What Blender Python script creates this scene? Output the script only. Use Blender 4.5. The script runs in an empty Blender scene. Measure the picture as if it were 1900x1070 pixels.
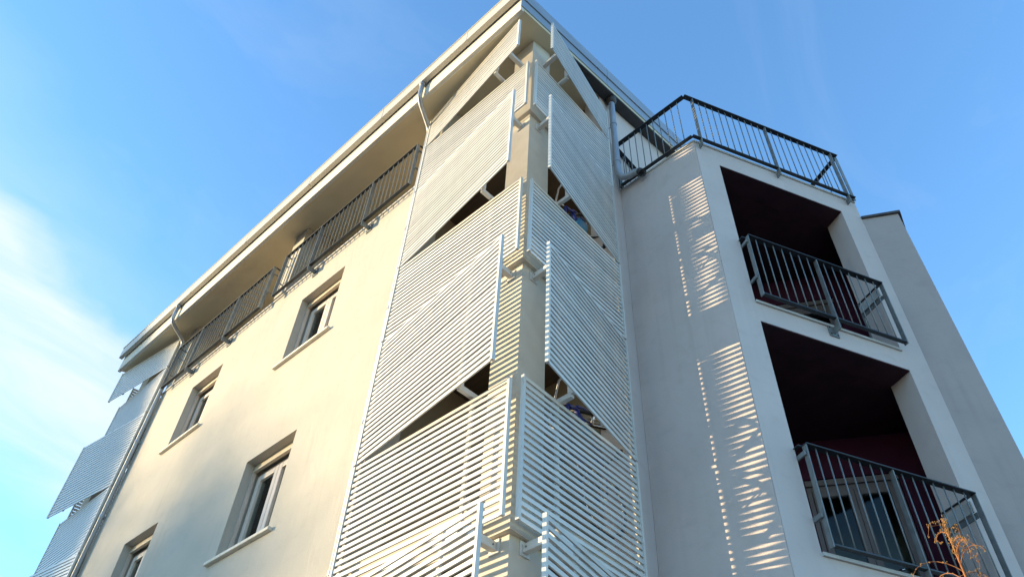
import bpy, math, random
from mathutils import Vector, Matrix
random.seed(7)
R = math.radians
sc = bpy.context.scene
col = sc.collection

# ------------------------------------------------------------------ camera
cam_d = bpy.data.cameras.new('camera')
cam = bpy.data.objects.new('camera', cam_d)
col.objects.link(cam)
cam_d.sensor_fit = 'HORIZONTAL'
cam_d.sensor_width = 36.0
cam_d.lens = 1448.0 / 1900.0 * 36.0
cam_d.clip_start = 0.05
cam_d.clip_end = 3000
cam.location = (3.783, -3.783, 1.6)
cam.matrix_world = Matrix.Translation((3.783, -3.783, 1.6)) @ (
    Matrix.Rotation(R(46.0), 4, 'Z') @ Matrix.Rotation(R(136.57), 4, 'X') @ Matrix.Rotation(R(3.52), 4, 'Z'))
sc.camera = cam

# ------------------------------------------------------------------ sun direction, sky, exposure
SUN = Vector((1.30, 1.0, -0.208)).normalized()          # the way the light travels
SUN_EL = math.asin(-SUN.z)
SUN_AZ = math.atan2(-SUN.x, -SUN.y)                     # clockwise from +Y, as the sky texture counts
world = bpy.data.worlds.new('World')
sc.world = world
world.use_nodes = True
wn, wl = world.node_tree.nodes, world.node_tree.links
wn.clear()
w_out = wn.new('ShaderNodeOutputWorld')
w_bg = wn.new('ShaderNodeBackground')
w_bg.inputs['Strength'].default_value = 0.15
sky = wn.new('ShaderNodeTexSky')
sky.sky_type = 'NISHITA'
sky.sun_disc = False
sky.sun_elevation = SUN_EL
sky.sun_rotation = SUN_AZ
sky.altitude = 0
sky.air_density = 1.2
sky.dust_density = 0.0
sky.ozone_density = 3.9
# thin wind-drawn cirrus over the whole dome, mapped on a flat layer high above
tc = wn.new('ShaderNodeTexCoord')
sep = wn.new('ShaderNodeSeparateXYZ')
wl.new(tc.outputs['Generated'], sep.inputs[0])
def wmath(op, a, b=None):
    n = wn.new('ShaderNodeMath'); n.operation = op
    for i, v in enumerate((a, b)):
        if v is None: continue
        if isinstance(v, (int, float)): n.inputs[i].default_value = v
        else: wl.new(v, n.inputs[i])
    return n.outputs[0]
zc = wmath('ADD', wmath('MAXIMUM', sep.outputs[2], 0.0), 0.12)
cx = wmath('DIVIDE', sep.outputs[0], zc)
cy = wmath('DIVIDE', sep.outputs[1], zc)
comb = wn.new('ShaderNodeCombineXYZ')
wl.new(cx, comb.inputs[0]); wl.new(cy, comb.inputs[1])
def wnoise(rot, scl, loc, scale, detail, dist=0.0, rough=0.5):
    m_ = wn.new('ShaderNodeMapping')
    m_.inputs['Rotation'].default_value = (0, 0, rot); m_.inputs['Scale'].default_value = scl; m_.inputs['Location'].default_value = loc
    wl.new(comb.outputs[0], m_.inputs['Vector'])
    n_ = wn.new('ShaderNodeTexNoise')
    n_.inputs['Scale'].default_value = scale; n_.inputs['Detail'].default_value = detail
    n_.inputs['Distortion'].default_value = dist; n_.inputs['Roughness'].default_value = rough
    wl.new(m_.outputs[0], n_.inputs['Vector'])
    return n_.outputs['Fac']
def wramp(src, stops):
    c_ = wn.new('ShaderNodeValToRGB'); el = c_.color_ramp.elements
    while len(el) < len(stops): el.new(0.5)
    for e_, (p_, v_) in zip(el, stops): e_.position = p_; e_.color = (v_, v_, v_, 1)
    wl.new(src, c_.inputs['Fac']); return c_.outputs['Color']
# one long bank of cirrus drawn across the sky, soft on its low side, plus faint wisps everywhere
warp = wnoise(R(26), (1, 1, 1), (0.7, 0.2, 0), 2.6, 5, 0.4)
bank = wmath('ADD', wmath('MULTIPLY', cx, -0.901), wmath('MULTIPLY', cy, -0.434))
bank = wmath('ADD', bank, wmath('MULTIPLY', wmath('SUBTRACT', warp, 0.5), 0.30))
bank = wramp(wmath('SUBTRACT', bank, 0.5), [(0.24, 0.0), (0.38, 0.22), (0.45, 1.0), (0.60, 0.85), (0.74, 0.60), (0.93, 0.0)])
streak = wramp(wnoise(R(26), (3.2, 0.7, 1), (0.3, 0.9, 0), 2.2, 8, 0.8, 0.6), [(0.30, 0.45), (0.62, 1.0)])
wisp = wramp(wnoise(R(40), (1.6, 0.8, 1), (1.3, 0.4, 0), 2.4, 9, 1.2, 0.6), [(0.52, 0.0), (0.80, 0.5)])
cmask = wmath('MINIMUM', wmath('ADD', wmath('MULTIPLY', wmath('MULTIPLY', bank, streak), 1.0), wmath('MULTIPLY', wisp, 0.17)), 0.95)
cmix = wn.new('ShaderNodeMix'); cmix.data_type = 'RGBA'
wl.new(cmask, cmix.inputs[0])
wl.new(sky.outputs[0], cmix.inputs[6])
cmix.inputs[7].default_value = (1.30, 1.45, 1.45, 1)
wl.new(cmix.outputs[2], w_bg.inputs['Color'])
wl.new(w_bg.outputs[0], w_out.inputs['Surface'])

sun_d = bpy.data.lights.new('sun', 'SUN')
sun_d.energy = 2.2
sun_d.angle = R(0.45)
sun_d.color = (1.0, 0.765, 0.43)
sun = bpy.data.objects.new('sun', sun_d)
col.objects.link(sun)
sun.rotation_euler = SUN.to_track_quat('-Z', 'Y').to_euler()
sun.location = (-20, -15, 20)

sc.view_settings.view_transform = 'Standard'
sc.view_settings.look = 'None'
sc.view_settings.gamma = 1.0
sc.view_settings.use_curve_mapping = False
sc.view_settings.exposure = 2.28

# ------------------------------------------------------------------ materials
def mat(name, color, rough=0.6, metal=0.0, spec=0.5):
    m = bpy.data.materials.new(name); m.use_nodes = True
    b = m.node_tree.nodes['Principled BSDF']
    b.inputs['Base Color'].default_value = (*color, 1)
    b.inputs['Roughness'].default_value = rough
    b.inputs['Metallic'].default_value = metal
    b.inputs['Specular IOR Level'].default_value = spec
    return m
def textured(name, c1, c2, scale=3.0, rough=0.8, bump=0.15, bscale=60, metal=0.0, detail=5, dist=0.004, spec=0.3, stretch=(1, 1, 1), rough2=None):
    m = mat(name, c1, rough, metal, spec)
    nt = m.node_tree; n = nt.nodes; l = nt.links; b = n['Principled BSDF']
    t = n.new('ShaderNodeTexCoord')
    mpn = n.new('ShaderNodeMapping'); mpn.inputs['Scale'].default_value = stretch
    l.new(t.outputs['Object'], mpn.inputs['Vector'])
    no = n.new('ShaderNodeTexNoise'); no.inputs['Scale'].default_value = scale; no.inputs['Detail'].default_value = detail
    l.new(mpn.outputs[0], no.inputs['Vector'])
    ra = n.new('ShaderNodeValToRGB')
    ra.color_ramp.elements[0].position = 0.35; ra.color_ramp.elements[0].color = (*c1, 1)
    ra.color_ramp.elements[1].position = 0.68; ra.color_ramp.elements[1].color = (*c2, 1)
    l.new(no.outputs['Fac'], ra.inputs['Fac']); l.new(ra.outputs['Color'], b.inputs['Base Color'])
    if rough2 is not None:
        mr = n.new('ShaderNodeMapRange'); mr.inputs['To Min'].default_value = rough; mr.inputs['To Max'].default_value = rough2
        l.new(no.outputs['Fac'], mr.inputs['Value']); l.new(mr.outputs[0], b.inputs['Roughness'])
    if bump:
        n2 = n.new('ShaderNodeTexNoise'); n2.inputs['Scale'].default_value = bscale; n2.inputs['Detail'].default_value = 4
        l.new(t.outputs['Object'], n2.inputs['Vector'])
        bp = n.new('ShaderNodeBump'); bp.inputs['Strength'].default_value = bump; bp.inputs['Distance'].default_value = dist
        l.new(n2.outputs['Fac'], bp.inputs['Height']); l.new(bp.outputs['Normal'], b.inputs['Normal'])
    return m
def plaster(name, c1, c2):
    """float-finished render: broad trowel swells, sand grain, a few faint smudges"""
    m = textured(name, c1, c2, scale=1.3, rough=0.9, bump=0.55, bscale=60, dist=0.004, spec=0.15)
    nt = m.node_tree; n = nt.nodes; l = nt.links; b = n['Principled BSDF']
    old = b.inputs['Normal'].links[0].from_node
    t = [x for x in n if x.type == 'TEX_COORD'][0]
    mp2 = n.new('ShaderNodeMapping'); mp2.inputs['Rotation'].default_value = (0.3, 0.5, 0.4); mp2.inputs['Scale'].default_value = (1, 1, 0.45)
    l.new(t.outputs['Object'], mp2.inputs['Vector'])
    n3 = n.new('ShaderNodeTexNoise'); n3.inputs['Scale'].default_value = 3.2; n3.inputs['Detail'].default_value = 3; n3.inputs['Distortion'].default_value = 0.8
    l.new(mp2.outputs[0], n3.inputs['Vector'])
    b2 = n.new('ShaderNodeBump'); b2.inputs['Strength'].default_value = 0.30; b2.inputs['Distance'].default_value = 0.03
    l.new(n3.outputs['Fac'], b2.inputs['Height']); l.new(b2.outputs['Normal'], old.inputs['Normal'])
    # thin rain runs, patchy, and trowel blotches
    def noise(scl, scale, detail):
        m_ = n.new('ShaderNodeMapping'); m_.inputs['Scale'].default_value = scl; l.new(t.outputs['Object'], m_.inputs['Vector'])
        q = n.new('ShaderNodeTexNoise'); q.inputs['Scale'].default_value = scale; q.inputs['Detail'].default_value = detail
        l.new(m_.outputs[0], q.inputs['Vector']); return q.outputs['Fac']
    def ramp(src, p0, v0, p1, v1):
        q = n.new('ShaderNodeMapRange'); l.new(src, q.inputs['Value'])
        for k_, v_ in (('From Min', p0), ('From Max', p1), ('To Min', v0), ('To Max', v1)): q.inputs[k_].default_value = v_
        return q.outputs[0]
    def mth(op, a_, b_):
        q = n.new('ShaderNodeMath'); q.operation = op; l.new(a_, q.inputs[0])
        if isinstance(b_, float): q.inputs[1].default_value = b_
        else: l.new(b_, q.inputs[1])
        return q.outputs[0]
    runs = mth('MULTIPLY', ramp(noise((7, 7, 0.22), 1.6, 6), 0.52, 0.0, 0.72, 1.0), ramp(noise((1, 1, 1), 0.6, 2), 0.45, 0.0, 0.65, 1.0))
    blot = ramp(noise((1, 1, 1.6), 5.0, 5), 0.55, 0.0, 0.75, 1.0)
    dirt = mth('ADD', mth('MULTIPLY', runs, 0.15), mth('MULTIPLY', blot, 0.10))
    base = b.inputs['Base Color'].links[0].from_socket
    mx = n.new('ShaderNodeMix'); mx.data_type = 'RGBA'; mx.blend_type = 'MIX'
    l.new(dirt, mx.inputs[0]); l.new(base, mx.inputs[6]); mx.inputs[7].default_value = (0.20, 0.165, 0.135, 1)
    l.new(mx.outputs[2], b.inputs['Base Color'])
    return m
M = {}
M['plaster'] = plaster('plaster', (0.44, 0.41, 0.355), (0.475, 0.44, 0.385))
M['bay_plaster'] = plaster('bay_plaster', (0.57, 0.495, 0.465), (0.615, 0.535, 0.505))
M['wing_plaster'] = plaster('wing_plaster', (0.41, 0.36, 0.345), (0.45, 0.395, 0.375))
M['soffit'] = textured('soffit_paint', (0.62, 0.54, 0.38), (0.68, 0.60, 0.43), scale=1.5, rough=0.85, bump=0.1)
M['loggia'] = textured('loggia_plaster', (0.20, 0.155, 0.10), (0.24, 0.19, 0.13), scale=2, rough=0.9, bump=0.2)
M['concrete'] = textured('painted_concrete', (0.54, 0.485, 0.41), (0.60, 0.545, 0.46), scale=5, rough=0.85, bump=0.25, bscale=90)
M['maroon'] = textured('maroon_plaster', (0.075, 0.015, 0.040), (0.10, 0.022, 0.052), scale=3, rough=0.9, bump=0.2)
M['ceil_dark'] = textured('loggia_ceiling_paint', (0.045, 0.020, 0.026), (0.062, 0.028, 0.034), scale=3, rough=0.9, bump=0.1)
M['white'] = textured('white_lacquered_metal', (0.60, 0.585, 0.55), (0.65, 0.635, 0.60), scale=6, rough=0.38, bump=0, spec=0.5, rough2=0.5)
def per_piece(m, amount):
    n, l = m.node_tree.nodes, m.node_tree.links; b = n['Principled BSDF']
    oi = n.new('ShaderNodeObjectInfo'); mr = n.new('ShaderNodeMapRange')
    mr.inputs['To Min'].default_value = 1 - amount; mr.inputs['To Max'].default_value = 1 + amount * 0.4
    l.new(oi.outputs['Random'], mr.inputs['Value'])
    hv = n.new('ShaderNodeHueSaturation'); l.new(b.inputs['Base Color'].links[0].from_socket, hv.inputs['Color'])
    l.new(mr.outputs[0], hv.inputs['Value']); l.new(hv.outputs[0], b.inputs['Base Color'])
per_piece(M['white'], 0.14)
M['zinc'] = textured('zinc_pipe', (0.33, 0.35, 0.38), (0.44, 0.46, 0.49), scale=4, rough=0.4, bump=0.05, metal=0.5, stretch=(3, 3, 0.6), rough2=0.6)
M['gutter'] = textured('gutter_sheet', (0.50, 0.47, 0.41), (0.57, 0.54, 0.47), scale=2, rough=0.45, bump=0.05, metal=0.15, stretch=(0.4, 2, 2))
M['verge'] = textured('verge_sheet', (0.30, 0.325, 0.355), (0.36, 0.385, 0.41), scale=2, rough=0.4, bump=0.05, metal=0.4, stretch=(2, 0.4, 2))
M['fascia'] = textured('fascia_board', (0.62, 0.58, 0.50), (0.68, 0.64, 0.56), scale=2.5, rough=0.8, bump=0.15)
M['rail'] = textured('galvanised_rail', (0.17, 0.185, 0.19), (0.24, 0.255, 0.26), scale=9, rough=0.5, bump=0.1, bscale=120, metal=0.25, rough2=0.65)
M['rail_dark'] = textured('dark_steel', (0.035, 0.04, 0.045), (0.055, 0.06, 0.065), scale=8, rough=0.5, bump=0.05, metal=0.3)
M['frame_white'] = textured('window_lacquer', (0.56, 0.48, 0.41), (0.63, 0.55, 0.48), scale=4, rough=0.45, bump=0)
M['shutter'] = textured('roller_shutter', (0.50, 0.42, 0.31), (0.57, 0.49, 0.38), scale=6, rough=0.55, bump=0.05)
M['sill'] = textured('sill_stone', (0.60, 0.55, 0.46), (0.70, 0.65, 0.56), scale=14, rough=0.7, bump=0.15)
M['curtain'] = textured('curtain_cloth', (0.74, 0.72, 0.68), (0.80, 0.78, 0.74), scale=5, rough=0.95, bump=0.1)
M['door'] = textured('door_lacquer', (0.24, 0.19, 0.185), (0.29, 0.235, 0.225), scale=6, rough=0.5, bump=0.05)
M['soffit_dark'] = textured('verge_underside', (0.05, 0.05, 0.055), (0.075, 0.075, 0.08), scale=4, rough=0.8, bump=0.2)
M['ceiling_shade'] = textured('ceiling_shade_brown', (0.085, 0.06, 0.038), (0.115, 0.085, 0.055), scale=3, rough=0.85, bump=0.15, stretch=(0.3, 4, 1))  # interior shade of the loggias put into a dark brown colour
M['room'] = mat('room_paint', (0.34, 0.32, 0.28), 0.9)
M['roof_top'] = textured('roof_sheet', (0.30, 0.18, 0.13), (0.38, 0.22, 0.16), scale=3, rough=0.8, bump=0.2)
M['cap_dark'] = textured('coping_sheet', (0.07, 0.06, 0.055), (0.10, 0.085, 0.08), scale=6, rough=0.5, bump=0.05, metal=0.3)
M['edge_light'] = textured('slab_edge_trim', (0.48, 0.47, 0.45), (0.56, 0.55, 0.52), scale=6, rough=0.6, bump=0.05)
M['black'] = mat('black_rubber', (0.015, 0.015, 0.017), 0.6)
M['blue'] = mat('blue_enamel', (0.010, 0.022, 0.17), 0.3)
M['cyan'] = mat('pale_blue_plastic', (0.03, 0.20, 0.40), 0.4)
M['chrome'] = mat('chrome', (0.75, 0.75, 0.75), 0.2, 1.0)
M['grip'] = mat('cream_tape', (0.62, 0.58, 0.50), 0.6)
M['ground'] = textured('paving', (0.13, 0.12, 0.11), (0.18, 0.165, 0.15), scale=0.8, rough=0.9, bump=0.3, bscale=12, dist=0.01)
M['bark'] = textured('bark', (0.10, 0.075, 0.05), (0.16, 0.12, 0.085), scale=8, rough=0.95, bump=0.6, bscale=20, dist=0.03)
M['leaf'] = textured('leaf', (0.045, 0.075, 0.02), (0.09, 0.12, 0.035), scale=0.7, rough=0.7, bump=0)
M['twig'] = textured('dry_stem', (0.24, 0.09, 0.035), (0.33, 0.14, 0.055), scale=14, rough=0.8, bump=0.1)
M['seed'] = textured('dry_seed', (0.28, 0.15, 0.055), (0.38, 0.22, 0.085), scale=20, rough=0.85, bump=0)
def glass(name, tint):
    m = bpy.data.materials.new(name); m.use_nodes = True
    n, l = m.node_tree.nodes, m.node_tree.links; n.clear()
    o = n.new('ShaderNodeOutputMaterial'); mx = n.new('ShaderNodeMixShader')
    tr = n.new('ShaderNodeBsdfTransparent'); gl = n.new('ShaderNodeBsdfGlossy'); fr = n.new('ShaderNodeFresnel')
    tr.inputs[0].default_value = (*tint, 1); gl.inputs['Roughness'].default_value = 0.02; fr.inputs['IOR'].default_value = 1.32
    l.new(fr.outputs[0], mx.inputs[0]); l.new(tr.outputs[0], mx.inputs[1]); l.new(gl.outputs[0], mx.inputs[2]); l.new(mx.outputs[0], o.inputs[0])
    return m
M['glass'] = glass('window_glass', (0.80, 0.84, 0.82))

# ------------------------------------------------------------------ mesh helpers
class MB:
    def __init__(self): self.v = []; self.f = []
    def add(self, vs, fs):
        o = len(self.v); self.v += [tuple(p) for p in vs]; self.f += [tuple(i + o for i in f) for f in fs]; return self
    def box(self, x0, x1, y0, y1, z0, z1):
        return self.add([(x0, y0, z0), (x1, y0, z0), (x1, y1, z0), (x0, y1, z0), (x0, y0, z1), (x1, y0, z1), (x1, y1, z1), (x0, y1, z1)],
                        [(0, 3, 2, 1), (4, 5, 6, 7), (0, 1, 5, 4), (1, 2, 6, 5), (2, 3, 7, 6), (3, 0, 4, 7)])
    def prism(self, poly, z0, z1):
        """poly counter-clockwise seen from above; z0/z1 number or function of (x, y)"""
        n = len(poly); g = lambda z, p: z(*p) if callable(z) else z
        vs = [(x, y, g(z0, (x, y))) for x, y in poly] + [(x, y, g(z1, (x, y))) for x, y in poly]
        return self.add(vs, [tuple(range(n - 1, -1, -1)), tuple(range(n, 2 * n))] + [(i, (i + 1) % n, n + (i + 1) % n, n + i) for i in range(n)])
    def tube(self, pts, r, seg=10, caps=True):
        pts = [Vector(p) for p in pts]; rings = []
        rr = r if isinstance(r, (list, tuple)) else [r] * len(pts)
        ref = None
        for i, p in enumerate(pts):
            d = (pts[min(i + 1, len(pts) - 1)] - pts[max(i - 1, 0)]).normalized()
            if ref is None:
                ref = Vector((1, 0, 0)) if abs(d.x) < 0.8 else Vector((0, 1, 0))
            u = (ref - d * ref.dot(d)).normalized(); w = d.cross(u); ref = u
            rings.append([p + (u * math.cos(2 * math.pi * k / seg) + w * math.sin(2 * math.pi * k / seg)) * rr[i] for k in range(seg)])
        vs = [q for ring in rings for q in ring]; fs = []
        for i in range(len(pts) - 1):
            for k in range(seg):
                a, b = i * seg + k, i * seg + (k + 1) % seg
                fs.append((a, b, b + seg, a + seg))
        if caps:
            fs.append(tuple(range(seg - 1, -1, -1))); fs.append(tuple((len(pts) - 1) * seg + k for k in range(seg)))
        return self.add(vs, fs)
    def mesh(self, name, m, smooth=False):
        me = bpy.data.meshes.new(name); me.from_pydata(self.v, [], self.f); me.update()
        me.materials.append(m)
        if smooth: me.polygons.foreach_set('use_smooth', [True] * len(me.polygons))
        return me
    def build(self, name, m, parent=None, loc=(0, 0, 0), rz=0, smooth=False):
        return link(name, self.mesh(name, m, smooth), parent, loc, rz)
def link(name, data, parent=None, loc=(0, 0, 0), rz=0):
    o = bpy.data.objects.new(name, data); col.objects.link(o)
    o.location = loc; o.rotation_euler = (0, 0, rz)
    if parent: o.parent = parent
    return o
def empty(name, parent=None, loc=(0, 0, 0), rz=0): return link(name, None, parent, loc, rz)
def tag(o, label=None, cat=None, group=None, kind=None):
    for k, v in (('label', label), ('category', cat), ('group', group), ('kind', kind)):
        if v: o[k] = v
    return o
def bevel(o, w=0.006, seg=2):
    b = o.modifiers.new('bevel', 'BEVEL'); b.width = w; b.segments = seg; b.limit_method = 'ANGLE'; return o
def wall_holes(u0, u1, z0, z1, holes, th):
    """wall in the local x-z plane, outer face at y=0, thickness th towards +y, with rectangular openings (ua, ub, za, zb)"""
    us = sorted({u0, u1} | {h[0] for h in holes} | {h[1] for h in holes})
    zs = sorted({z0, z1} | {h[2] for h in holes} | {h[3] for h in holes})
    us = [u for u in us if u0 <= u <= u1]; zs = [z for z in zs if z0 <= z <= z1]
    solid = lambda i, j: 0 <= i < len(us) - 1 and 0 <= j < len(zs) - 1 and not any(
        h[0] - 1e-6 <= us[i] and us[i + 1] <= h[1] + 1e-6 and h[2] - 1e-6 <= zs[j] and zs[j + 1] <= h[3] + 1e-6 for h in holes)
    b = MB()
    for i in range(len(us) - 1):
        for j in range(len(zs) - 1):
            if not solid(i, j): continue
            a, c, d, e = us[i], us[i + 1], zs[j], zs[j + 1]
            b.add([(a, 0, d), (c, 0, d), (c, 0, e), (a, 0, e)], [(0, 1, 2, 3)])
            b.add([(a, th, d), (c, th, d), (c, th, e), (a, th, e)], [(3, 2, 1, 0)])
            if not solid(i - 1, j): b.add([(a, 0, d), (a, th, d), (a, th, e), (a, 0, e)], [(3, 2, 1, 0)])
            if not solid(i + 1, j): b.add([(c, 0, d), (c, th, d), (c, th, e), (c, 0, e)], [(0, 1, 2, 3)])
            if not solid(i, j - 1): b.add([(a, 0, d), (c, 0, d), (c, th, d), (a, th, d)], [(3, 2, 1, 0)])
            if not solid(i, j + 1): b.add([(a, 0, e), (c, 0, e), (c, th, e), (a, th, e)], [(0, 1, 2, 3)])
    # weld
    key = {}; nv = []; mp_ = []
    for p in b.v:
        k = tuple(round(q, 5) for q in p)
        if k not in key: key[k] = len(nv); nv.append(p)
        mp_.append(key[k])
    b.v = nv; b.f = [tuple(mp_[i] for i in f) for f in b.f]
    return b

# ------------------------------------------------------------------ frames of the place
A_R = R(-2.3)                                            # the short facade is 2.3 degrees off square
tR = Vector((math.sin(A_R), math.cos(A_R), 0)); nR = Vector((math.cos(A_R), -math.sin(A_R), 0))
RZ_R = math.atan2(tR.y, tR.x)                            # local x along the short facade, local -y outwards
B1 = Vector((1.20, 2.07, 0)); B2 = Vector((2.35, 4.53, 0))
tB = (B2 - B1).normalized(); nB = Vector((tB.y, -tB.x, 0)); RZ_B = math.atan2(tB.y, tB.x)
LB = (B2 - B1).length
def RP(s, p, z=0): v = tR * s + nR * p; return (v.x, v.y, z)
XL = -12.0                                               # far corner of the long facade
ZSOF = lambda x, y: 12.68 + 0.31 * (y + 0.45)            # underside of the pitched roof
BANDS = [1.60, 4.632, 7.735, 10.70]                      # slab undersides
ST = 0.35

# ------------------------------------------------------------------ ground
g = MB().add([(-400, -400, 0), (400, -400, 0), (400, 400, 0), (-400, 400, 0)], [(0, 1, 2, 3)]).build('ground', M['ground'])
tag(g, kind='structure')

# ------------------------------------------------------------------ the apartment building
bld = empty('apartment_building', loc=(0, 0, 0))
tag(bld, 'cream and white apartment block with louvred corner screens, seen from below', 'building')

WINS = [(-4.97, -3.85, 9.08, 10.46), (-8.33, -7.30, 9.08, 10.44), (-4.97, -3.85, 5.99, 7.38), (-8.33, -7.30, 5.99, 7.36),
        (-4.97, -3.85, 2.90, 4.29), (-8.33, -7.30, 2.90, 4.29)]
XW0, XW1 = -9.95, -2.135
wall_holes(XW0, XW1, 0, 11.10, WINS, 0.36).build('facade_wall', M['plaster'], bld)
# top-floor recess: floor, back wall, side walls, pillar
MB().box(XW0, XW1, 0.36, 1.9, 10.80, 11.10).build('balcony_floor', M['concrete'], bld)
MB().prism([(XW0, 1.9), (XW1 + 0.3, 1.9), (XW1 + 0.3, 2.2), (XW0, 2.2)], 10.8, lambda x, y: ZSOF(x, y) - 0.01).build('balcony_back_wall', M['plaster'], bld)
for x0, x1 in ((-6.02, -5.66),):
    MB().prism([(x0, -0.05), (x1, -0.05), (x1, 1.898), (x0, 1.898)], 11.137, lambda x, y: ZSOF(x, y) - 0.012).build('dividing_pier', M['plaster'], bld)
for x0, x1 in ((XW0, XW0 + 0.3), (XW1 - 0.02, XW1 + 0.28)):
    MB().prism([(x0, 0.02), (x1, 0.02), (x1, 1.898), (x0, 1.898)], 11.104, lambda x, y: ZSOF(x, y) - 0.012).build('end_pier', M['plaster'], bld)
MB().box(XW0, XW1, -0.022, 0.10, 11.101, 11.135).build('balcony_edge_trim', M['edge_light'], bld)
# walls behind the facade (closing the rooms) and floor slabs
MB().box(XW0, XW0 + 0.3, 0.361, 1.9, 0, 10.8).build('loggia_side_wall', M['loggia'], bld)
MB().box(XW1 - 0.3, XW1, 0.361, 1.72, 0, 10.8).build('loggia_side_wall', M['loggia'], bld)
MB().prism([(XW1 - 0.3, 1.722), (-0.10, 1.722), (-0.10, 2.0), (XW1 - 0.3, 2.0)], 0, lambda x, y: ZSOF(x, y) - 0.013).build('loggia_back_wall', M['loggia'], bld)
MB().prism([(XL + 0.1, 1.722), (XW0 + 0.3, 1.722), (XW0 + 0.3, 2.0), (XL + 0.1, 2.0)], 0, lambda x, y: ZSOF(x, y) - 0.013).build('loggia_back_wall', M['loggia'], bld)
for z in (1.6, 4.64, 7.74):
    MB().box(XW0 + 0.301, XW1 - 0.301, 0.361, 6.9, z, z + 0.3).build('floor_slab', M['concrete'], bld)
MB().box(XW0 + 0.302, XW1 - 0.302, 1.6, 1.7, 0.01, 10.79).build('room_back_wall', M['room'], bld)
# short facade wall beyond the corner loggia, rear and far walls
wv = [RP(1.68, 0), RP(7.2, 0), RP(7.2, -0.3), RP(1.68, -0.3)]
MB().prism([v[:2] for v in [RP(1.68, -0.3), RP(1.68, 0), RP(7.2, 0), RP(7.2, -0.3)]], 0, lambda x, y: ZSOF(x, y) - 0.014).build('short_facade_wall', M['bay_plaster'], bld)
MB().prism([(XL, 7.0), (-0.6, 7.0), (-0.6, 7.3), (XL, 7.3)], 0, lambda x, y: ZSOF(x, y) - 0.015).build('rear_wall', M['plaster'], bld)
MB().prism([(XL, 1.70), (XL + 0.3, 1.70), (XL + 0.3, 6.99), (XL, 6.99)], 0, lambda x, y: ZSOF(x, y) - 0.016).build('gable_wall', M['plaster'], bld)

# corner loggias: slabs and columns
for z in BANDS:
    MB().prism([(XW1 + 0.001, 0.0), (0.0, 0.0), RP(1.70, 0)[:2], (XW1 + 0.001, 1.70)], z, z + ST).build('loggia_slab', M['concrete'], bld)
    MB().prism([(XL, 0.0), (XW0 - 0.001, 0.0), (XW0 - 0.001, 1.70), (XL, 1.70)], z, z + ST).build('loggia_slab', M['concrete'], bld)
for z in BANDS[1:]:  # dark sheets added under the slabs to deepen the shade between slats
    MB().box(XW1 + 0.004, -0.43, 0.16, 1.715, z - 0.03, z - 0.002).build('ceiling_shade', M['ceiling_shade'], bld)
    MB().prism([(-0.428, 0.44), (-0.16, 0.44), (-0.19, 1.695), (-0.428, 1.695)], z - 0.03, z - 0.002).build('ceiling_shade', M['ceiling_shade'], bld)
    MB().box(XL + 0.2, XW0 - 0.004, 0.16, 1.695, z - 0.03, z - 0.002).build('ceiling_shade', M['ceiling_shade'], bld)
colz = [(0.0, BANDS[0])] + [(BANDS[i] + ST, BANDS[i + 1]) for i in range(3)] + [(BANDS[3] + ST, None)]
for z0, z1 in colz:
    for sx, x0 in ((1, 0.0), (-1, XL)):
        a, b = (-0.42, -0.05) if sx > 0 else (XL + 0.05, XL + 0.42)
        top = (lambda x, y: ZSOF(x, y) - 0.012) if z1 is None else z1 - 0.001
        zz0 = z0 + (0.022 if z0 else 0)
        MB().prism([(a, 0.05), (b, 0.05), (b, 0.42), (a, 0.42)], zz0, top).build('corner_column', M['concrete'], bld)
        if z0:
            MB().box(a - 0.0 + 0.02, b - 0.02, 0.07, 0.40, z0 + 0.001, z0 + 0.024).build('column_joint', M['cap_dark'], bld)

# ------------------------------------------------------------------ roof
roof = empty('roof', bld)
def roof_poly(inset=0.0):
    return [(XL - 0.15 + inset, -0.43), (RP(-0.45, 0.19)[0], -0.43), RP(7.5, 0.19)[:2], (XL - 0.15 + inset, 7.5)]
MB().prism(roof_poly(), ZSOF, lambda x, y: ZSOF(x, y) + 0.3).build('soffit', M['soffit'], roof)
MB().prism([(p[0] * 1.0, p[1]) for p in roof_poly()], lambda x, y: ZSOF(x, y) + 0.304, lambda x, y: ZSOF(x, y) + 0.50).build('roof_covering', M['roof_top'], roof)
fx = 0.21
while fx > XL - 0.15:
    fe = max(fx - 2.45, XL - 0.15)
    bevel(MB().box(fe + 0.003, fx - 0.003, -0.495, -0.431, 12.64 + random.uniform(-0.002, 0.002), 13.15).build('fascia_board', M['fascia'], roof), 0.004, 1)
    fx = fe
# box gutter with a rolled lip
gp = [(-0.522, 13.27), (-0.522, 12.985), (-0.60, 12.985), (-0.60, 13.25), (-0.615, 13.26), (-0.615, 13.275), (-0.585, 13.275), (-0.585, 13.0), (-0.534, 13.0), (-0.534, 13.27)]
xs = [XL - 0.17, 0.235]
b = MB(); n = len(gp)
b.add([(x, y, z) for x in xs for y, z in gp], [(i, (i + 1) % n, n + (i + 1) % n, n + i) for i in range(n)] + [tuple(range(n - 1, -1, -1)), tuple(range(n, 2 * n))])
b.build('gutter', M['gutter'], roof)
for x in (XL - 0.172, 0.232):
    MB().box(x, x + 0.006, -0.60, -0.523, 12.983, 13.272).build('gutter_end', M['gutter'], roof)
for k in range(6):
    x = -0.9 - 2.05 * k
    MB().box(x, x + 0.035, -0.604, -0.52, 12.979, 13.262).build('gutter_joint', M['gutter'], roof)
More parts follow.
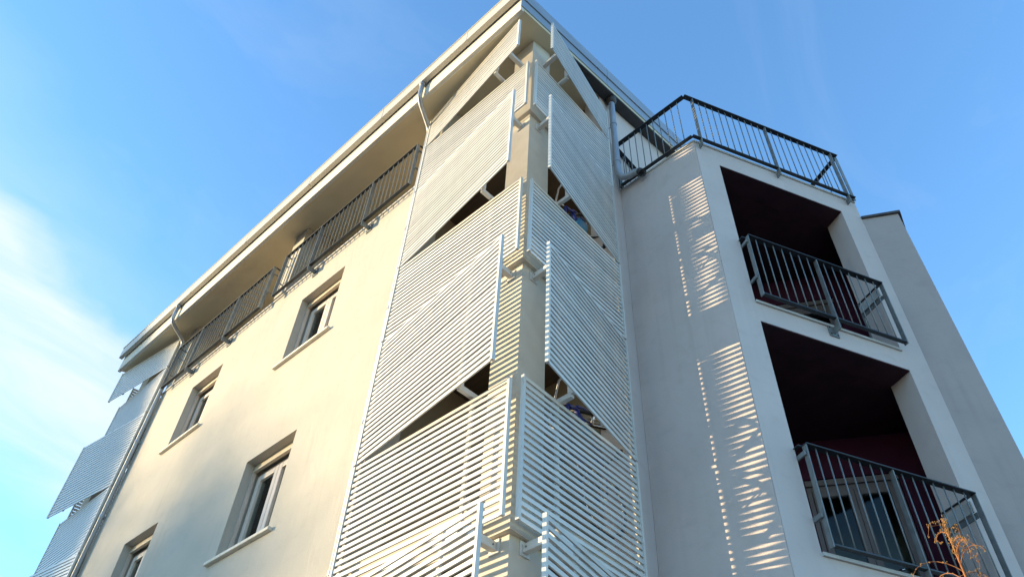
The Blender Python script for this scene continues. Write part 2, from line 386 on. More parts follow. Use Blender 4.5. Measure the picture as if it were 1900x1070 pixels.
# verge sheets along the short side, two tiers, in lengths with open joints
s0 = -0.52
while s0 < 7.3:
    s1 = min(s0 + 2.16, 7.45)
    for lo, hi, p, nm in ((0.07, 0.31, 0.205, 'verge_sheet'), (0.318, 0.60, 0.222, 'verge_capping')):
        q = [RP(s0 + 0.004, 0.191), RP(s0 + 0.004, p), RP(s1 - 0.004, p), RP(s1 - 0.004, 0.191)]
        f0 = lambda x, y, lo=lo: ZSOF(x, y) + lo
        f1 = lambda x, y, hi=hi: ZSOF(x, y) + hi
        MB().prism([v[:2] for v in q][::-1] if False else [v[:2] for v in q], f0, f1).build(nm, M['verge'], roof)
    s0 = s1
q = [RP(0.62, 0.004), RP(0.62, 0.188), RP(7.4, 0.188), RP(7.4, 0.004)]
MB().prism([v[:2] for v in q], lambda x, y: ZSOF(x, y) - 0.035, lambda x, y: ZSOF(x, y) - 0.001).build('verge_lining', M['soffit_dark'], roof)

# ------------------------------------------------------------------ downpipes
def downpipe(x):
    d = empty('downpipe', bld)
    xo = x + 0.27
    pts = [(xo, -0.555, 12.99), (xo, -0.555, 12.66), (xo - 0.006, -0.548, 12.60), (xo - 0.03, -0.515, 12.56), (xo - 0.07, -0.45, 12.535), (x + 0.04, -0.14, 12.46), (x + 0.012, -0.09, 12.42), (x, -0.072, 12.35), (x, -0.07, 0.05)]
    MB().tube(pts, 0.038, 14).build('pipe', M['zinc'], d, smooth=True)
    MB().tube([(xo, -0.555, 12.985), (xo, -0.555, 12.93)], 0.050, 14).build('outlet_collar', M['zinc'], d, smooth=True)
    for z in (12.02, 9.9, 8.35, 6.6, 4.9, 2.6):
        MB().tube([(x, -0.07, z), (x, -0.07, z + 0.05)], 0.045, 14).box(x - 0.008, x + 0.008, -0.04, 0.01, z + 0.01, z + 0.035).build('pipe_clamp', M['zinc'], d)
    return d
downpipe(-2.20); downpipe(-9.87)
d = empty('downpipe', bld)
pp = lambda s, p, z: RP(s, p, z)
pts = [pp(1.88, 0.10, 13.30), pp(1.88, 0.10, 11.32), pp(1.885, 0.115, 11.20), pp(1.90, 0.16, 11.10), pp(1.92, 0.24, 11.07), pp(1.935, 0.34, 11.09), pp(1.94, 0.42, 11.06), pp(1.94, 0.47, 10.97)]
MB().tube(pts, 0.05, 14, caps=False).build('pipe', M['zinc'], d, smooth=True)
MB().tube([pts[-2], pts[-1]], [0.052, 0.06], 14, caps=False).build('spout_rim', M['cap_dark'], d, smooth=True)
MB().tube([pp(1.88, 0.10, 13.22), pp(1.88, 0.10, 13.30), pp(1.88, 0.10, 13.36)], [0.055, 0.09, 0.09], 16).build('hopper', M['cap_dark'], d, smooth=True)
for z in (12.55, 11.5):
    v = pp(1.88, 0.10, z); w = pp(1.88, -0.01, z)
    MB().tube([v, pp(1.88, 0.10, z + 0.05)], 0.057, 14).tube([v, w], 0.008, 6).build('pipe_clamp', M['zinc'], d)

# ------------------------------------------------------------------ windows of the long facade
def window(x0, x1, z0, z1, lit):
    w = empty('window', bld, loc=(x0, 0, z0)); W, H = x1 - x0, z1 - z0
    y0 = 0.215; xm = W / 2
    bevel(MB().box(-0.13, W + 0.11, -0.055, 0.165, -0.045, -0.002).build('sill', M['sill'], w), 0.006)
    fr = MB()
    for a, b_, c, e in ((0.002, 0.06, 0.002, H - 0.10), (W - 0.06, W - 0.002, 0.002, H - 0.10), (0.06, W - 0.06, 0.002, 0.06), (0.06, W - 0.06, H - 0.165, H - 0.10)):
        fr.box(a, b_, y0, y0 + 0.07, c, e)
    bevel(fr.build('frame', M['frame_white'], w), 0.004)
    for a0, a1 in ((0.064, xm - 0.002), (xm + 0.002, W - 0.064)):
        sa = MB(); w_ = 0.085
        for a, b_, c, e in ((a0, a0 + w_, 0.064, H - 0.169), (a1 - w_, a1, 0.064, H - 0.169), (a0 + w_, a1 - w_, 0.064, 0.064 + w_), (a0 + w_, a1 - w_, H - 0.169 - w_, H - 0.169)):
            sa.box(a, b_, y0 - 0.03, y0 + 0.04, c, e)
        bevel(sa.build('sash', M['frame_white'], w), 0.008)
        MB().box(a0 + w_ + 0.001, a1 - w_ - 0.001, y0 + 0.008, y0 + 0.018, 0.065 + w_, H - 0.170 - w_).build('pane', M['glass'], w)
    sh = MB()
    sh.box(0.004, W - 0.004, 0.125, 0.155, H - 0.085, H - 0.002).box(0.004, W - 0.004, 0.112, 0.160, H - 0.112, H - 0.086)
    bevel(sh.build('roller_shutter', M['shutter'], w), 0.003)
    for a, b_ in ((0.002, 0.032), (W - 0.032, W - 0.002)):
        MB().box(a, b_, 0.118, 0.166, 0.002, H - 0.113).build('shutter_guide', M['frame_white'], w)
    cu = MB(); nn = 40
    for a, b_ in ((0.05, W * 0.52), (W * 0.74, W - 0.05)):
        vs = []; fs = []
        for i in range(nn + 1):
            t = i / nn; x = a + (b_ - a) * t
            y = 0.40 + 0.022 * math.sin(t * 26 * (b_ - a) / 0.5) + 0.008 * math.sin(t * 61 + a)
            vs += [(x, y, 0.03), (x, y, H - 0.03)]
        fs = [(2 * i, 2 * i + 2, 2 * i + 3, 2 * i + 1) for i in range(nn)]
        cu.add(vs, fs)
    cu.build('curtain', M['curtain'], w)
for i, (x0, x1, z0, z1) in enumerate(WINS): window(x0, x1, z0, z1, i)

# ------------------------------------------------------------------ louvred screens
def slat_mesh(L):
    k = ('slat', round(L, 3))
    if k not in slat_cache:
        slat_cache[k] = MB().box(0.028, L - 0.028, -0.0075, 0.0075, -HS, HS).mesh('slat', M['white'])
    return slat_cache[k]
slat_cache = {}
PITCH = 0.068
HS = 0.0188                                              # half a slat's height
PHASE = {False: 0.0, True: 0.0355}                       # the slats of the two sides do not line up
def screen(P0, P1, z0, z1, side, kind, fine=True, short=False):
    """P0 fixed end by the wall, P1 free end by the corner; side=+1 when the outside lies to the right of P0>P1"""
    v = Vector((P1[0] - P0[0], P1[1] - P0[1], 0)); L = v.length
    e = empty('louvre_screen', bld, (P0[0], P0[1], z0), math.atan2(v.y, v.x))
    o = -side                                                           # local y towards the outside
    k0 = math.ceil((z0 - PHASE[short]) / PITCH); k1 = math.ceil((z1 - PHASE[short]) / PITCH) - 1
    zs = [k * PITCH + PHASE[short] - z0 for k in range(k0, k1 + 1)]
    lo, H = zs[0] - HS, zs[-1] + HS
    if fine:
        me = slat_mesh(L)
        for zc_ in zs:
            sl = link('slat', me, e, (0, random.uniform(-0.001, 0.001), zc_ + random.uniform(-0.0012, 0.0012)))
            sl.rotation_euler = (random.uniform(-0.03, 0.03), random.uniform(-0.0006, 0.0006), 0)
    else:
        b = MB()
        for zc_ in zs: b.box(0.028, L - 0.028, -0.0075, 0.0075, zc_ - HS * 1.25, zc_ + HS * 1.25)
        tag(b.build('slats', M['white'], e), kind='stuff')
    MB().box(L - 0.028, L, -0.018, 0.018, lo - 0.003, H + 0.003).build('end_bar', M['white'], e)
    MB().box(0, 0.028, -0.018, 0.018, lo - 0.003, H + 0.003).build('end_bar', M['white'], e)
    inn = -o                                                            # local y sign towards the building
    for u in ((0.05 if short else 0.085), L - 0.50):
        y0, y1 = sorted((inn * 0.0095, inn * 0.034))
        MB().box(u - 0.02, u + 0.02, y0, y1, lo + 0.005, H - 0.005).build('stiffener', M['white'], e)
    if kind == 'swung':
        # arms that hold the free end out from the building
        ang = math.atan2(v.y, v.x)
        return e, L
    return e, L
def arm(parent, P, Q, z, plate=True, w=0.03, h=0.036):
    """square arm from the wall point Q out to the screen point P, given in the building's frame"""
    P, Q = Vector((*P, z)), Vector((*Q, z)); d_ = (P - Q); L = d_.length
    a = empty('holding_arm', bld, Q, math.atan2(d_.y, d_.x))
    bevel(MB().box(0.012, L, -w, w, -h, h).build('arm_tube', M['white'], a), 0.006)
    if plate:
        bevel(MB().box(0.0, 0.0115, -w - 0.025, w + 0.025, -h - 0.025, h + 0.025).build('base_plate', M['white'], a), 0.004)
        for sy in (-1, 1):
            MB().tube([(0.05, sy * (w + 0.0005), 0), (0.05, sy * (w + 0.006), 0)], 0.008, 8).build('bolt', M['rail'], a)
F_Z = [(4.65, 6.03), (7.71, 9.00), (10.62, 11.82)]
T_Z = [(3.02, 4.65), (6.03, 7.71), (9.00, 10.62), (11.82, 12.62)]
EX = [0.0, 0.0, 0.0, 0.03]
for z0, z1 in F_Z:
    screen((-2.13, -0.12), (0.045, -0.12), z0, z1, 1, 'fixed')
    a, b_ = RP(1.66, 0.12)[:2], RP(-0.058, 0.12)[:2]
    screen(a, b_, z0, z1, -1, 'fixed', short=True)
    screen((XW0 - 0.03, -0.12), (XL - 0.045, -0.12), z0, z1, -1, 'fixed', fine=False)
    screen((XL - 0.12, 1.66), (XL - 0.12, -0.05), z0, z1, 1, 'fixed', fine=False)
    for x in (-0.45, -2.05):
        for z in (z0 + 0.12, z0 + 0.30):
            MB().box(x - 0.03, x + 0.03, -0.086, 0.0, z, z + 0.05).build('screen_spacer', M['white'], bld)
    for s in (0.45, 1.61):
        for z in (z0 + 0.12, z0 + 0.30):
            q = [RP(s - 0.03, 0.0), RP(s - 0.03, 0.086), RP(s + 0.03, 0.086), RP(s + 0.03, 0.0)]
            MB().prism([v[:2] for v in q], z, z + 0.05).build('screen_spacer', M['white'], bld)
for i, (z0, z1) in enumerate(T_Z):
    ex = EX[i]
    PL0, PL1 = Vector((-2.13, -0.118)), Vector((0.075 + ex, -0.372 - ex * 0.7))
    screen(PL0, PL1, z0, z1, 1, 'swung')
    a, b_ = Vector(RP(1.66, 0.118)[:2]), Vector((0.372 + ex, -0.022 - ex * 0.4))
    screen(a, b_, z0, z1, -1, 'swung', short=True)
    screen((XW0 - 0.03, -0.118), (XL - 0.09, -0.372), z0, z1, -1, 'swung', fine=False)
    screen((XL - 0.118, 1.66), (XL - 0.372, 0.02), z0, z1, 1, 'swung', fine=False)
    zt = z1 - 0.09 if i < 3 else 12.12
    fL = lambda x: PL0.lerp(PL1, (x - PL0.x) / (PL1.x - PL0.x))
    pR = lambda t: a.lerp(b_, t)
    # short arms off the column near the head
    P = fL(-0.20); arm(bld, (P.x, P.y + 0.02), (-0.20, 0.049), zt)
    P = pR(1 - 0.235 / 1.7); arm(bld, (P.x - 0.02, P.y), (-0.049, P.y + 0.005), zt)
    # lower arms in the gap above the fixed screen, with an upright lug at the screen
    zb = z0 + 0.04
    P = fL(-0.46); arm(bld, (P.x, P.y + 0.03), (-0.46, 0.02), zb, plate=False, w=0.022, h=0.03)
    MB().box(P.x - 0.022, P.x + 0.022, P.y + 0.034, P.y + 0.075, zb + 0.031, zb + 0.22).build('arm_lug', M['white'], bld)
    P = pR(1 - 0.50 / 1.7); arm(bld, (P.x - 0.03, P.y), (-0.02, P.y), zb, plate=False, w=0.022, h=0.03)
    MB().box(P.x - 0.075, P.x - 0.034, P.y - 0.022, P.y + 0.022, zb + 0.031, zb + 0.22).build('arm_lug', M['white'], bld)

# ------------------------------------------------------------------ railings
def railing(name, P0, P1, z_floor, z_top, posts, foot=None, balu=0.12, dark_top=True, parent=None, low=0.05, foot_drop=0.17, bare=(), wide=0.038, off=0.10):
    """straight railing from P0 to P1 (outer line), posts are distances from P0; foot: posts that run down to a wall plate"""
    v = Vector((P1[0] - P0[0], P1[1] - P0[1], 0)); L = v.length
    e = empty(name, parent or bld, (P0[0], P0[1], z_floor), math.atan2(v.y, v.x))
    H = z_top - z_floor
    bevel(MB().box(-0.004, L + 0.004, -wide, wide, H - 0.016, H).build('top_rail', M['rail_dark'], e), 0.003, 1)
    MB().box(0, L, -0.025, 0.025, low, low + 0.016).build('bottom_rail', M['rail_dark'], e)
    for i, p in enumerate(posts):
        if i in bare: continue
        f = foot and i in foot
        zb = -foot_drop if f else low - 0.02
        bevel(MB().box(p - 0.006, p + 0.006, -0.03, 0.03, zb, H - 0.0165).build('post', M['rail'], e), 0.002, 1)
        if f:
            pl = MB().box(p - 0.065, p + 0.065, off - 0.014, off - 0.002, -foot_drop - 0.03, -foot_drop + 0.13).build('wall_plate', M['rail'], e)
            MB().box(p - 0.0055, p + 0.0055, 0.028, off - 0.0145, -foot_drop + 0.005, -foot_drop + 0.10).build('bracket', M['rail'], e)
            for sz in (0.0, 0.1):
                for sx in (-0.045, 0.045):
                    MB().tube([(p + sx, off - 0.014, -foot_drop + sz), (p + sx, off - 0.022, -foot_drop + sz)], 0.009, 6).build('bolt', M['rail_dark'], e)
    ps = sorted(posts)
    key = ('bal', round(H, 3), low)
    if key not in slat_cache:
        slat_cache[key] = MB().tube([(0, 0, low + 0.005), (0, 0, H - 0.006)], 0.0075, 8).mesh('baluster', M['rail'], True)
    for a, b_ in zip(ps[:-1], ps[1:]):
        n_ = max(1, round((b_ - a) / balu))
        for k in range(1, n_):
            link('baluster', slat_cache[key], e, (a + (b_ - a) * k / n_, 0, 0))
    return e
# two top-floor balconies of the long facade
for xa, xb, posts in ((-5.86, -2.31, (0.0, 1.06, 2.46, 3.55)), (-9.64, -6.25, (0.0, 0.97, 2.25, 3.39))):
    e = railing('balcony_railing', (xa, -0.14), (xb, -0.14), 11.10, 12.08, posts, foot=(1, 2), balu=0.118, low=-0.06, wide=0.026, off=0.14)
    L = xb - xa
    for p in (0.0, L):
        for z in (0.32, 0.78):
            MB().tube([(p, 0.03, z), (p, 0.10, z)] if 0 else [(p + (0.035 if p else -0.035), 0.0, z), (p + (0.035 if p else -0.035), 0.16, z)], 0.014, 8).build('wall_stud', M['rail'], e)
        MB().box(p - 0.012, p + 0.012, 0.027, 0.155, 0.966, 0.979).build('return_rail', M['rail_dark'], e)

# ------------------------------------------------------------------ faceted bay on the short side
bay_top = 11.06
# left wall of the bay (carries the stripes of light)
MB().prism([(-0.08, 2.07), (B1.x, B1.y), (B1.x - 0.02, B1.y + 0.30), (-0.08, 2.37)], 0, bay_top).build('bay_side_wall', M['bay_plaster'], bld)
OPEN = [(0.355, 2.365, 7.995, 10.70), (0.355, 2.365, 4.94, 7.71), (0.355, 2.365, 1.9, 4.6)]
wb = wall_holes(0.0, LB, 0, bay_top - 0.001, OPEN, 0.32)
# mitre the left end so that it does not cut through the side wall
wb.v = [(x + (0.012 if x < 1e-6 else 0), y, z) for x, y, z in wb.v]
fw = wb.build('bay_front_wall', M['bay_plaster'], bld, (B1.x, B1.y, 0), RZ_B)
W1 = Vector((2.777, 4.772, 0)); tW = (W1 - B2).normalized(); nW = Vector((tW.y, -tW.x, 0))
w_poly = [B2 + tW * 0.0 + nB * -0.005, W1, W1 + Vector((-0.5, 2.2, 0)), B2 + Vector((-0.7, 2.2, 0)) + nB * -0.33]
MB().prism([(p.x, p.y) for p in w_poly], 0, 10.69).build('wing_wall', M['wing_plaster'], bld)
c0 = [B2 + tW * 0.004 + nW * 0.03 - nB * 0.01, W1 + tW * 0.03 + nW * 0.03, W1 + Vector((-0.46, 2.2, 0)), B2 + Vector((-0.7, 2.2, 0)) - nB * 0.34]
MB().prism([(p.x, p.y) for p in c0], 10.691, 10.735).build('wing_coping', M['cap_dark'], bld)
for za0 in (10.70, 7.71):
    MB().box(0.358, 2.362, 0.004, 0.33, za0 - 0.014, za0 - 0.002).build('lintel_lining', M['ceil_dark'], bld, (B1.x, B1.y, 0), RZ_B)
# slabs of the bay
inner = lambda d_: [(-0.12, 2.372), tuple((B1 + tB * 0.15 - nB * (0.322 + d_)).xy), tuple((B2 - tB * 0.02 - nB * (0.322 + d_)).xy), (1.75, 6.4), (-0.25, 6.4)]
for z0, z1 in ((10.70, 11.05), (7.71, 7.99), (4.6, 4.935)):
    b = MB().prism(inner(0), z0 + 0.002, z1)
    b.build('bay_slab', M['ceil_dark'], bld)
# skew maroon back wall of the recessed balconies, with a glazed door
BK0 = Vector((1.71, 5.35, 0)); tK = Vector((-0.866, -0.5, 0)); nK = Vector((0.5, -0.866, 0))
RZ_K = math.atan2(-tK.y, -tK.x)                         # local x from left to right seen from outside
KL = BK0 + tK * 2.1
door = (2.1 - 1.42, 2.1 - 0.335)
for zf, zt in ((7.992, 10.70), (4.937, 7.71)):
    # local frame: origin at KL, x to the right, outside is local -y
    wb = wall_holes(0, 2.1 + 0.75, 0.0, zt - zf, [(door[0], door[1], 0.04, 2.22)], 0.2)
    wb.build('recess_back_wall', M['maroon'], bld, (KL.x, KL.y, zf), RZ_K)
    dw = empty('balcony_door', bld, (KL.x, KL.y, zf), RZ_K)
    x0, x1 = door; y0 = 0.05; xm = (x0 + x1) / 2
    b = MB()
    for a, c, e0, e1 in ((x0 + 0.002, x0 + 0.06, 0.04, 2.14), (x1 - 0.06, x1 - 0.002, 0.04, 2.14), (x0 + 0.06, x1 - 0.06, 2.08, 2.14)):
        b.box(a, c, y0, y0 + 0.07, e0, e1)
    bevel(b.build('frame', M['door'], dw), 0.004)
    MB().box(x0 + 0.002, x1 - 0.002, y0 - 0.03, y0 + 0.09, 2.142, 2.218).build('shutter_box', M['door'], dw)
    for a, c in ((x0 + 0.064, xm - 0.002), (xm + 0.002, x1 - 0.064)):
        lf = MB()
        for p, q_, e0, e1 in ((a, a + 0.075, 0.05, 2.075), (c - 0.075, c, 0.05, 2.075), (a + 0.075, c - 0.075, 0.05, 0.15), (a + 0.075, c - 0.075, 1.99, 2.075)):
            lf.box(p, q_, y0 - 0.015, y0 + 0.045, e0, e1)
        bevel(lf.build('door_leaf', M['door'], dw), 0.005)
        MB().box(a + 0.0755, c - 0.0755, y0 + 0.01, y0 + 0.02, 0.151, 1.989).build('pane', M['glass'], dw)
    for z in (0.86, 0.99):
        MB().tube([(xm + 0.20, y0 - 0.05, z), (xm + 0.32, y0 - 0.05, z + 0.01)], 0.008, 8).build('door_handle', M['chrome'], dw, smooth=True)
    MB().box(0.3, 2.6, 0.9, 0.95, 0.0, zt - zf - 0.05).build('room_back_panel', M['room'], bld, (KL.x, KL.y, zf), RZ_K)
    # side walls of the recess, painted maroon as well
    q0 = B2 - tB * 0.16 - nB * 0.3225
    MB().prism([tuple(q0.xy), tuple((q0 + tB * 0.1).xy), (2.05, 5.75), (1.95, 5.75)], zf, zt).build('recess_side_wall', M['maroon'], bld)
    MB().prism([(-0.079, 2.3705), (B1.x - 0.05, 2.3715), (B1.x - 0.05, 2.385), (-0.079, 2.385)], zf, zt).build('recess_side_wall', M['maroon'], bld)
    MB().prism([(-0.14, 2.386), (0.0, 2.386), (-0.06, 4.6), (-0.14, 4.6)], zf, zt).build('recess_side_wall', M['maroon'], bld)
# edge trims
def strip(P, Q, z0, z1, out, thick=0.05, name='edge_trim', m='edge_light'):
    v = (Q - P).normalized(); n_ = Vector((v.y, -v.x, 0))
    q = [P + n_ * out, Q + n_ * out, Q - n_ * thick, P - n_ * thick]
    return MB().prism([(p.x, p.y) for p in q], z0, z1).build(name, M[m], bld)
P_in = Vector((-0.07, 2.075, 0))
strip(P_in, B1 + tB * 0.001, bay_top + 0.002, bay_top + 0.036, 0.018)
strip(B1, B2, bay_top + 0.0025, bay_top + 0.0365, 0.018)
strip(B1 + tB * 0.3555, B1 + tB * 2.3645, 7.997, 8.03, 0.022)
strip(B1 + tB * 0.3555, B1 + tB * 2.3645, 4.942, 4.975, 0.022)
# railings of the roof terrace: two flights and a short return
o_ = 0.05
c1 = Vector((1.20 + 0.015, 2.07 - o_, 0)); c1b = B1 + nB * 0.095 + tB * -0.02
za, zb_ = bay_top + 0.03, 12.20
cc = Vector((1.235, 2.005, 0))
railing('terrace_railing', (-0.03, 2.02), (cc.x - 0.012, cc.y), za, zb_, (0.0, 1.245), balu=0.112, low=0.012, bare=(1,))
cR = cc + tB * 2.73
railing('terrace_railing', tuple((cc).xy), tuple(cR.xy), za, zb_, (0.13, 1.40, 2.60), foot=(0, 1, 2), balu=0.118, low=0.012, foot_drop=0.15)
railing('terrace_railing', tuple((cR - nB * 0.62).xy), tuple((cR - nB * 0.02).xy), za, zb_, (0.0, 0.6), balu=0.3, low=0.012)
railing('terrace_railing', RP(2.62, 0.04)[:2], RP(2.02, 0.04)[:2], za, zb_ - 0.12, (0.0, 0.6), balu=0.15, low=0.012)
# railings in the two recessed balconies
for zf in (8.03, 4.975):
    P = B1 + tB * 0.39 + nB * 0.10; Q = B1 + tB * 2.37 + nB * 0.10
    e = railing('balcony_railing', tuple(P.xy), tuple(Q.xy), zf, zf + 1.05, (0.0, 0.985, 1.98), foot=(1,), balu=0.123, low=0.02, foot_drop=0.15)
    for z in (0.28, 0.92):
        bevel(MB().box(-0.03, -0.007, -0.012, 0.14, z, z + 0.05).build('wall_clamp', M['rail'], e), 0.006)
    MB().box(-0.05, -0.004, 0.027, 0.12, 1.038, 1.049).build('return_rail', M['rail_dark'], e)
    # inward return at the right-hand end
    MB().box(1.955, 1.995, 0.027, 0.40, 1.037, 1.049).build('return_rail', M['rail_dark'], e)
    MB().box(1.966, 1.978, 0.032, 0.40, 0.80, 0.86).build('return_bar', M['rail'], e)
    MB().box(1.945, 1.957, 0.04, 0.40, 0.862, 0.98).build('return_plate', M['edge_light'], e)
    MB().box(1.95, 1.99, 0.401, 0.413, 0.03, 1.036).build('post', M['rail'], e)

# ------------------------------------------------------------------ bicycles hung up in the loggias
def bicycle(loc, rz, label, accent):
    """built standing along +x; hung upright by its front wheel, the saddle side facing out"""
    root = empty('bicycle', None, loc)
    tag(root, label, 'bicycle', 'blue bicycles hung up in the corner loggias')
    T = Matrix.Rotation(rz, 4, 'Z') @ Matrix.Rotation(R(-90), 4, 'Y')
    def put(b, name, m, parent=root, smooth=True):
        b.v = [tuple(T @ Vector(p)) for p in b.v] ; return b.build(name, m, parent, smooth=smooth)
    r = 0.33; ax, bx, wz = 1.04, 0.0, 0.34
    piv = Vector((0.83, 0, 0.84)); sax = (Vector((0.83, 0, 0.84)) - Vector((0.86, 0, 0.70))).normalized()
    ST_ = Matrix.Translation(piv) @ Matrix.Rotation(R(62), 4, sax) @ Matrix.Translation(-piv)
    def turn(b):
        b.v = [tuple(ST_ @ Vector(p)) for p in b.v]; return b
    for cx_ in (bx, ax):
        t = MB(); n_, k_ = 32, 8
        def torus(R0, r0, nn=32, kk=8):
            vs = []; fs = []
            for i in range(nn):
                a = 2 * math.pi * i / nn
                for j in range(kk):
                    c = 2 * math.pi * j / kk
                    vs.append((cx_ + (R0 + r0 * math.cos(c)) * math.cos(a), r0 * math.sin(c), wz + (R0 + r0 * math.cos(c)) * math.sin(a)))
                    fs.append((i * kk + j, ((i + 1) % nn) * kk + j, ((i + 1) % nn) * kk + (j + 1) % kk, i * kk + (j + 1) % kk))
            return vs, fs
        tn = turn if cx_ == ax else (lambda q: q)
        tyre = put(tn(MB().add(*torus(r, 0.02))), 'wheel', M['black'])
        put(tn(MB().add(*torus(r - 0.028, 0.011, 32, 6))), 'rim', M['chrome'], tyre)
        sp = MB()
        for i in range(18):
            a = 2 * math.pi * i / 18
            sp.tube([(cx_, 0.02 * (-1) ** i, wz), (cx_ + 0.3 * math.cos(a), 0, wz + 0.3 * math.sin(a))], 0.0016, 4, False)
        sp.tube([(cx_, -0.05, wz), (cx_, 0.05, wz)], 0.018, 8)
        put(tn(sp), 'spokes', M['chrome'], tyre)
    f = MB()
    bb = (0.43, 0, 0.30); st = (0.30, 0, 0.78); hb = (0.86, 0, 0.70); ht = (0.83, 0, 0.84)
    f.tube([bb, st], 0.016); f.tube([bb, hb], 0.020); f.tube([st, ht], 0.017); f.tube([hb, ht], 0.021)
    for y in (-0.05, 0.05):
        f.tube([(bx, y, wz), (0.38, y * 0.6, 0.30), bb], 0.010, 8); f.tube([(bx, y, wz), (0.29, y * 0.3, 0.74)], 0.008, 8)
    put(f, 'frame', M['blue'])
    fk = MB()
    for y in (-0.05, 0.05): fk.tube([(ax, y, wz), (0.93, y, 0.58), (0.86, y * 0.5, 0.70)], [0.010, 0.014, 0.016], 8)
    put(turn(fk), 'fork', M['blue'])
    put(turn(MB().tube([ht, (0.82, 0, 0.93), (0.90, 0, 0.95)], 0.013)), 'stem', M['chrome'])
    h = MB().tube([(0.78, -0.29, 0.97), (0.86, -0.20, 0.98), (0.90, -0.06, 0.95), (0.90, 0.06, 0.95), (0.86, 0.20, 0.98), (0.78, 0.29, 0.97)], 0.012)
    hbar = put(turn(h), 'handlebar', M['chrome'])
    for y in (-1, 1):
        put(turn(MB().tube([(0.80, y * 0.265, 0.972), (0.70, y * 0.33, 0.962)], 0.019)), 'grip', M['grip'], hbar)
        put(turn(MB().tube([(0.70, y * 0.33, 0.962), (0.665, y * 0.353, 0.958)], 0.023)), 'grip_end', M['black'], hbar)
        put(turn(MB().tube([(0.87, y * 0.16, 0.965), (0.93, y * 0.24, 0.93)], 0.007, 6)), 'brake_lever', M['black'], hbar)
    sd = MB().tube([(0.12, 0, 0.94), (0.20, 0, 0.95), (0.30, 0, 0.945), (0.40, 0, 0.935)], [0.03, 0.075, 0.045, 0.018], 12)
    sd.v = [(x, y, 0.94 + (z - 0.94) * 0.45) for x, y, z in sd.v]
    put(sd, 'saddle', M['black'])
    put(MB().tube([st, (0.27, 0, 0.925)], 0.013), 'seat_post', M['chrome'])
    cr_ = MB().tube([(0.43, -0.06, 0.30), (0.43, 0.06, 0.30)], 0.02); cr_.tube([(0.43, -0.07, 0.30), (0.54, -0.08, 0.20)], 0.009); cr_.tube([(0.43, 0.07, 0.30), (0.32, 0.08, 0.40)], 0.009)
    cr_.box(0.50, 0.58, -0.16, -0.09, 0.19, 0.21); cr_.box(0.28, 0.36, 0.09, 0.16, 0.39, 0.41)
    put(cr_, 'crank', M['black'])
    put(MB().box(0.60, 0.78, -0.05, 0.05, 0.46, 0.62) if accent else MB().tube([(0.62, 0, 0.47), (0.70, 0, 0.62)], 0.036), 'frame_bag' if accent else 'bottle', M['cyan'])
    return root
bicycle((-0.14, 1.69, 5.55), R(90), 'blue bicycle hung upright in the lower corner loggia', False)
bicycle((-0.14, 1.69, 8.72), R(90), 'blue bicycle with pale blue bag hung in the upper corner loggia', True)

# ------------------------------------------------------------------ dry shrub in front of the bay
def dry_shrub(base, top):
    root = empty('dry_shrub', None, (base[0], base[1], 0))
    tag(root, 'dry orange seed-bearing shrub tip in front of the lower bay balcony', 'plant')
    rnd = random.Random(5)
    st = MB(); sd = MB(); Hh = top[2]
    lean = Vector((top[0] - base[0], top[1] - base[1], 0))
    ax_ = lambda t: Vector((lean.x * t ** 2 + 0.015 * math.sin(t * 9), lean.y * t ** 2 + 0.015 * math.cos(t * 7), Hh * t))
    st.tube([ax_(i / 24) for i in range(25)], [0.022 * (1 - 0.86 * i / 24) + 0.0012 for i in range(25)], 8)
    def seeds(p, r, k):
        for _ in range(k):
            q = p + Vector((rnd.gauss(0, r), rnd.gauss(0, r), rnd.gauss(0, r))); s = rnd.uniform(0.002, 0.0036)
            sd.add([q + Vector((s, 0, 0)), q + Vector((-s, 0, 0)), q + Vector((0, s, 0)), q + Vector((0, -s, 0)), q + Vector((0, 0, s * 1.5)), q + Vector((0, 0, -s * 1.5))],
                   [(0, 2, 4), (2, 1, 4), (1, 3, 4), (3, 0, 4), (2, 0, 5), (1, 2, 5), (3, 1, 5), (0, 3, 5)])
    for i in range(34):
        t = 0.62 + 0.37 * (i / 33) ** 0.6
        p = ax_(t); a = rnd.uniform(0, 2 * math.pi)
        Lb = (0.06 + 0.24 * min(1.0, (1 - t) / 0.09)) * rnd.uniform(0.6, 1.25)
        dirv = Vector((math.cos(a), math.sin(a), 0)); pts = [p]; up = rnd.uniform(0.7, 1.3); curl = rnd.uniform(1.2, 3.4)
        for k in range(1, 9):
            u = k / 8; ang = up - curl * u ** 1.4 * 1.3
            pts.append(pts[-1] + (dirv * math.cos(ang) + Vector((0, 0, 1)) * math.sin(ang)) * Lb / 8)
        st.tube(pts, [0.0028 * (1 - 0.75 * k / 8) for k in range(9)], 5, False)
        for k in range(2, 9):
            seeds(pts[k], 0.004, 2 if k < 7 else 3)
            if rnd.random() < 0.4:
                tw = pts[k] + Vector((rnd.gauss(0, 0.03), rnd.gauss(0, 0.03), rnd.gauss(-0.01, 0.03)))
                st.tube([pts[k], tw], [0.0012, 0.0006], 4, False); seeds(tw, 0.004, 3)
    for i in range(30):
        seeds(ax_(0.95 + 0.05 * i / 30), 0.008, 5)
    st.build('stems', M['twig'], root, smooth=True)
    tag(sd.build('seeds', M['seed'], root), kind='stuff')
dry_shrub((2.86, 0.06), (2.87, 0.11, 3.70))

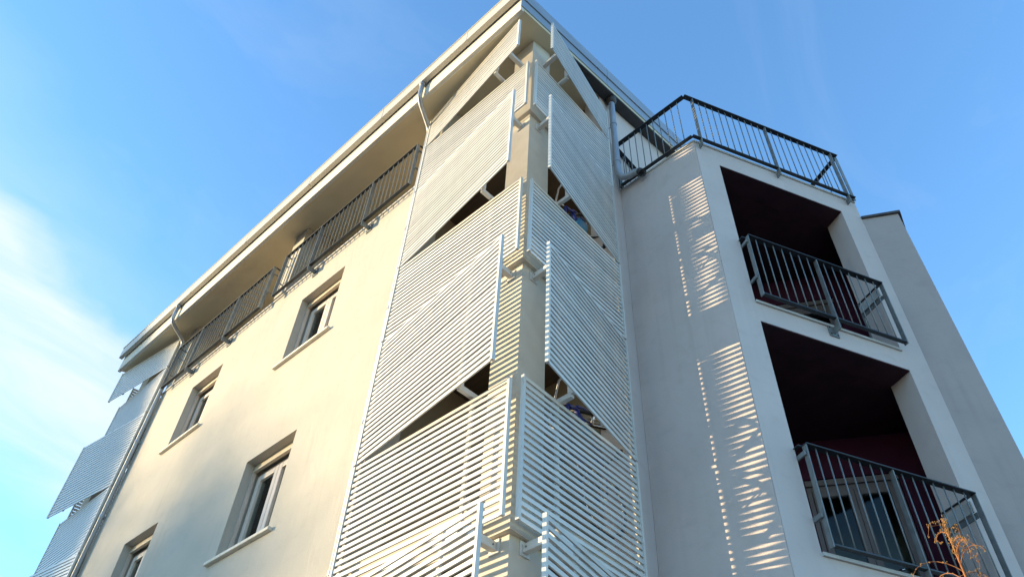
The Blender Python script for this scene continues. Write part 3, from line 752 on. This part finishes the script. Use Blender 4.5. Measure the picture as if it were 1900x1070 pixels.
# ------------------------------------------------------------------ the tree across the street whose crown shades the lower left of the facade
def tree(loc, h, rad, label, seed, name='street_tree', clumps=300, spread=0.55):
    rnd = random.Random(seed)
    root = empty(name, None, loc); tag(root, label, 'tree')
    tr = MB(); tr.tube([(0, 0, 0), (0.1, 0, h * 0.25), (0, 0.1, h * 0.5), (0.15, 0, h * 0.85)], [0.5, 0.4, 0.28, 0.06], 10)
    tips = []
    for i in range(26):
        a = rnd.uniform(0, 2 * math.pi); z = h * rnd.uniform(0.3, 0.75); L = rad * rnd.uniform(0.6, 1.0)
        p = Vector((0, 0, z)); q = p + Vector((math.cos(a) * L, math.sin(a) * L, L * rnd.uniform(0.2, 0.6)))
        m_ = p.lerp(q, 0.5) + Vector((0, 0, 0.3)); tr.tube([p, m_, q], [0.14, 0.08, 0.02], 6); tips += [m_, q]
    tr.build('trunk', M['bark'], root, smooth=True)
    lv = MB(); c = Vector((0, 0, h * 0.62))
    cl = []
    for i in range(clumps):
        u = Vector((rnd.gauss(0, 1), rnd.gauss(0, 1), rnd.gauss(0, 1))).normalized() * rnd.random() ** 0.45
        cl.append(c + Vector((u.x * rad, u.y * rad, u.z * h * 0.37)))
    for p in cl + tips:
        for k in range(60):
            q = p + Vector((rnd.gauss(0, spread), rnd.gauss(0, spread), rnd.gauss(0, 0.45))); s = rnd.uniform(0.16, 0.3)
            u = Vector((rnd.gauss(0, 1), rnd.gauss(0, 1), rnd.gauss(0, 1))).normalized(); w = u.orthogonal().normalized()
            lv.add([q - u * s, q + w * s * 0.5, q + u * s, q - w * s * 0.5], [(0, 1, 2, 3)])
    lv.build('crown', M['leaf'], root)
D = Vector((SUN.x, SUN.y, 0)).normalized(); tanE = -SUN.z / math.hypot(SUN.x, SUN.y)
tp = Vector((-9.2, 0, 0)) - D * 150
tree((tp.x, tp.y, 0), 9.7 + 150 * tanE, 4.5, 'tall broad leafy tree standing far across the street', 3)
tp = Vector((-11.75, 0, 0)) - D * 55  # poplar added out of view, slim so it shades only the far-left screens
tree((tp.x, tp.y, 0), 16.5 + 55 * tanE, 0.75, 'unseen slim columnar poplar added to shade the far-left screens', 4, 'shade_poplar', 330, 0.22)
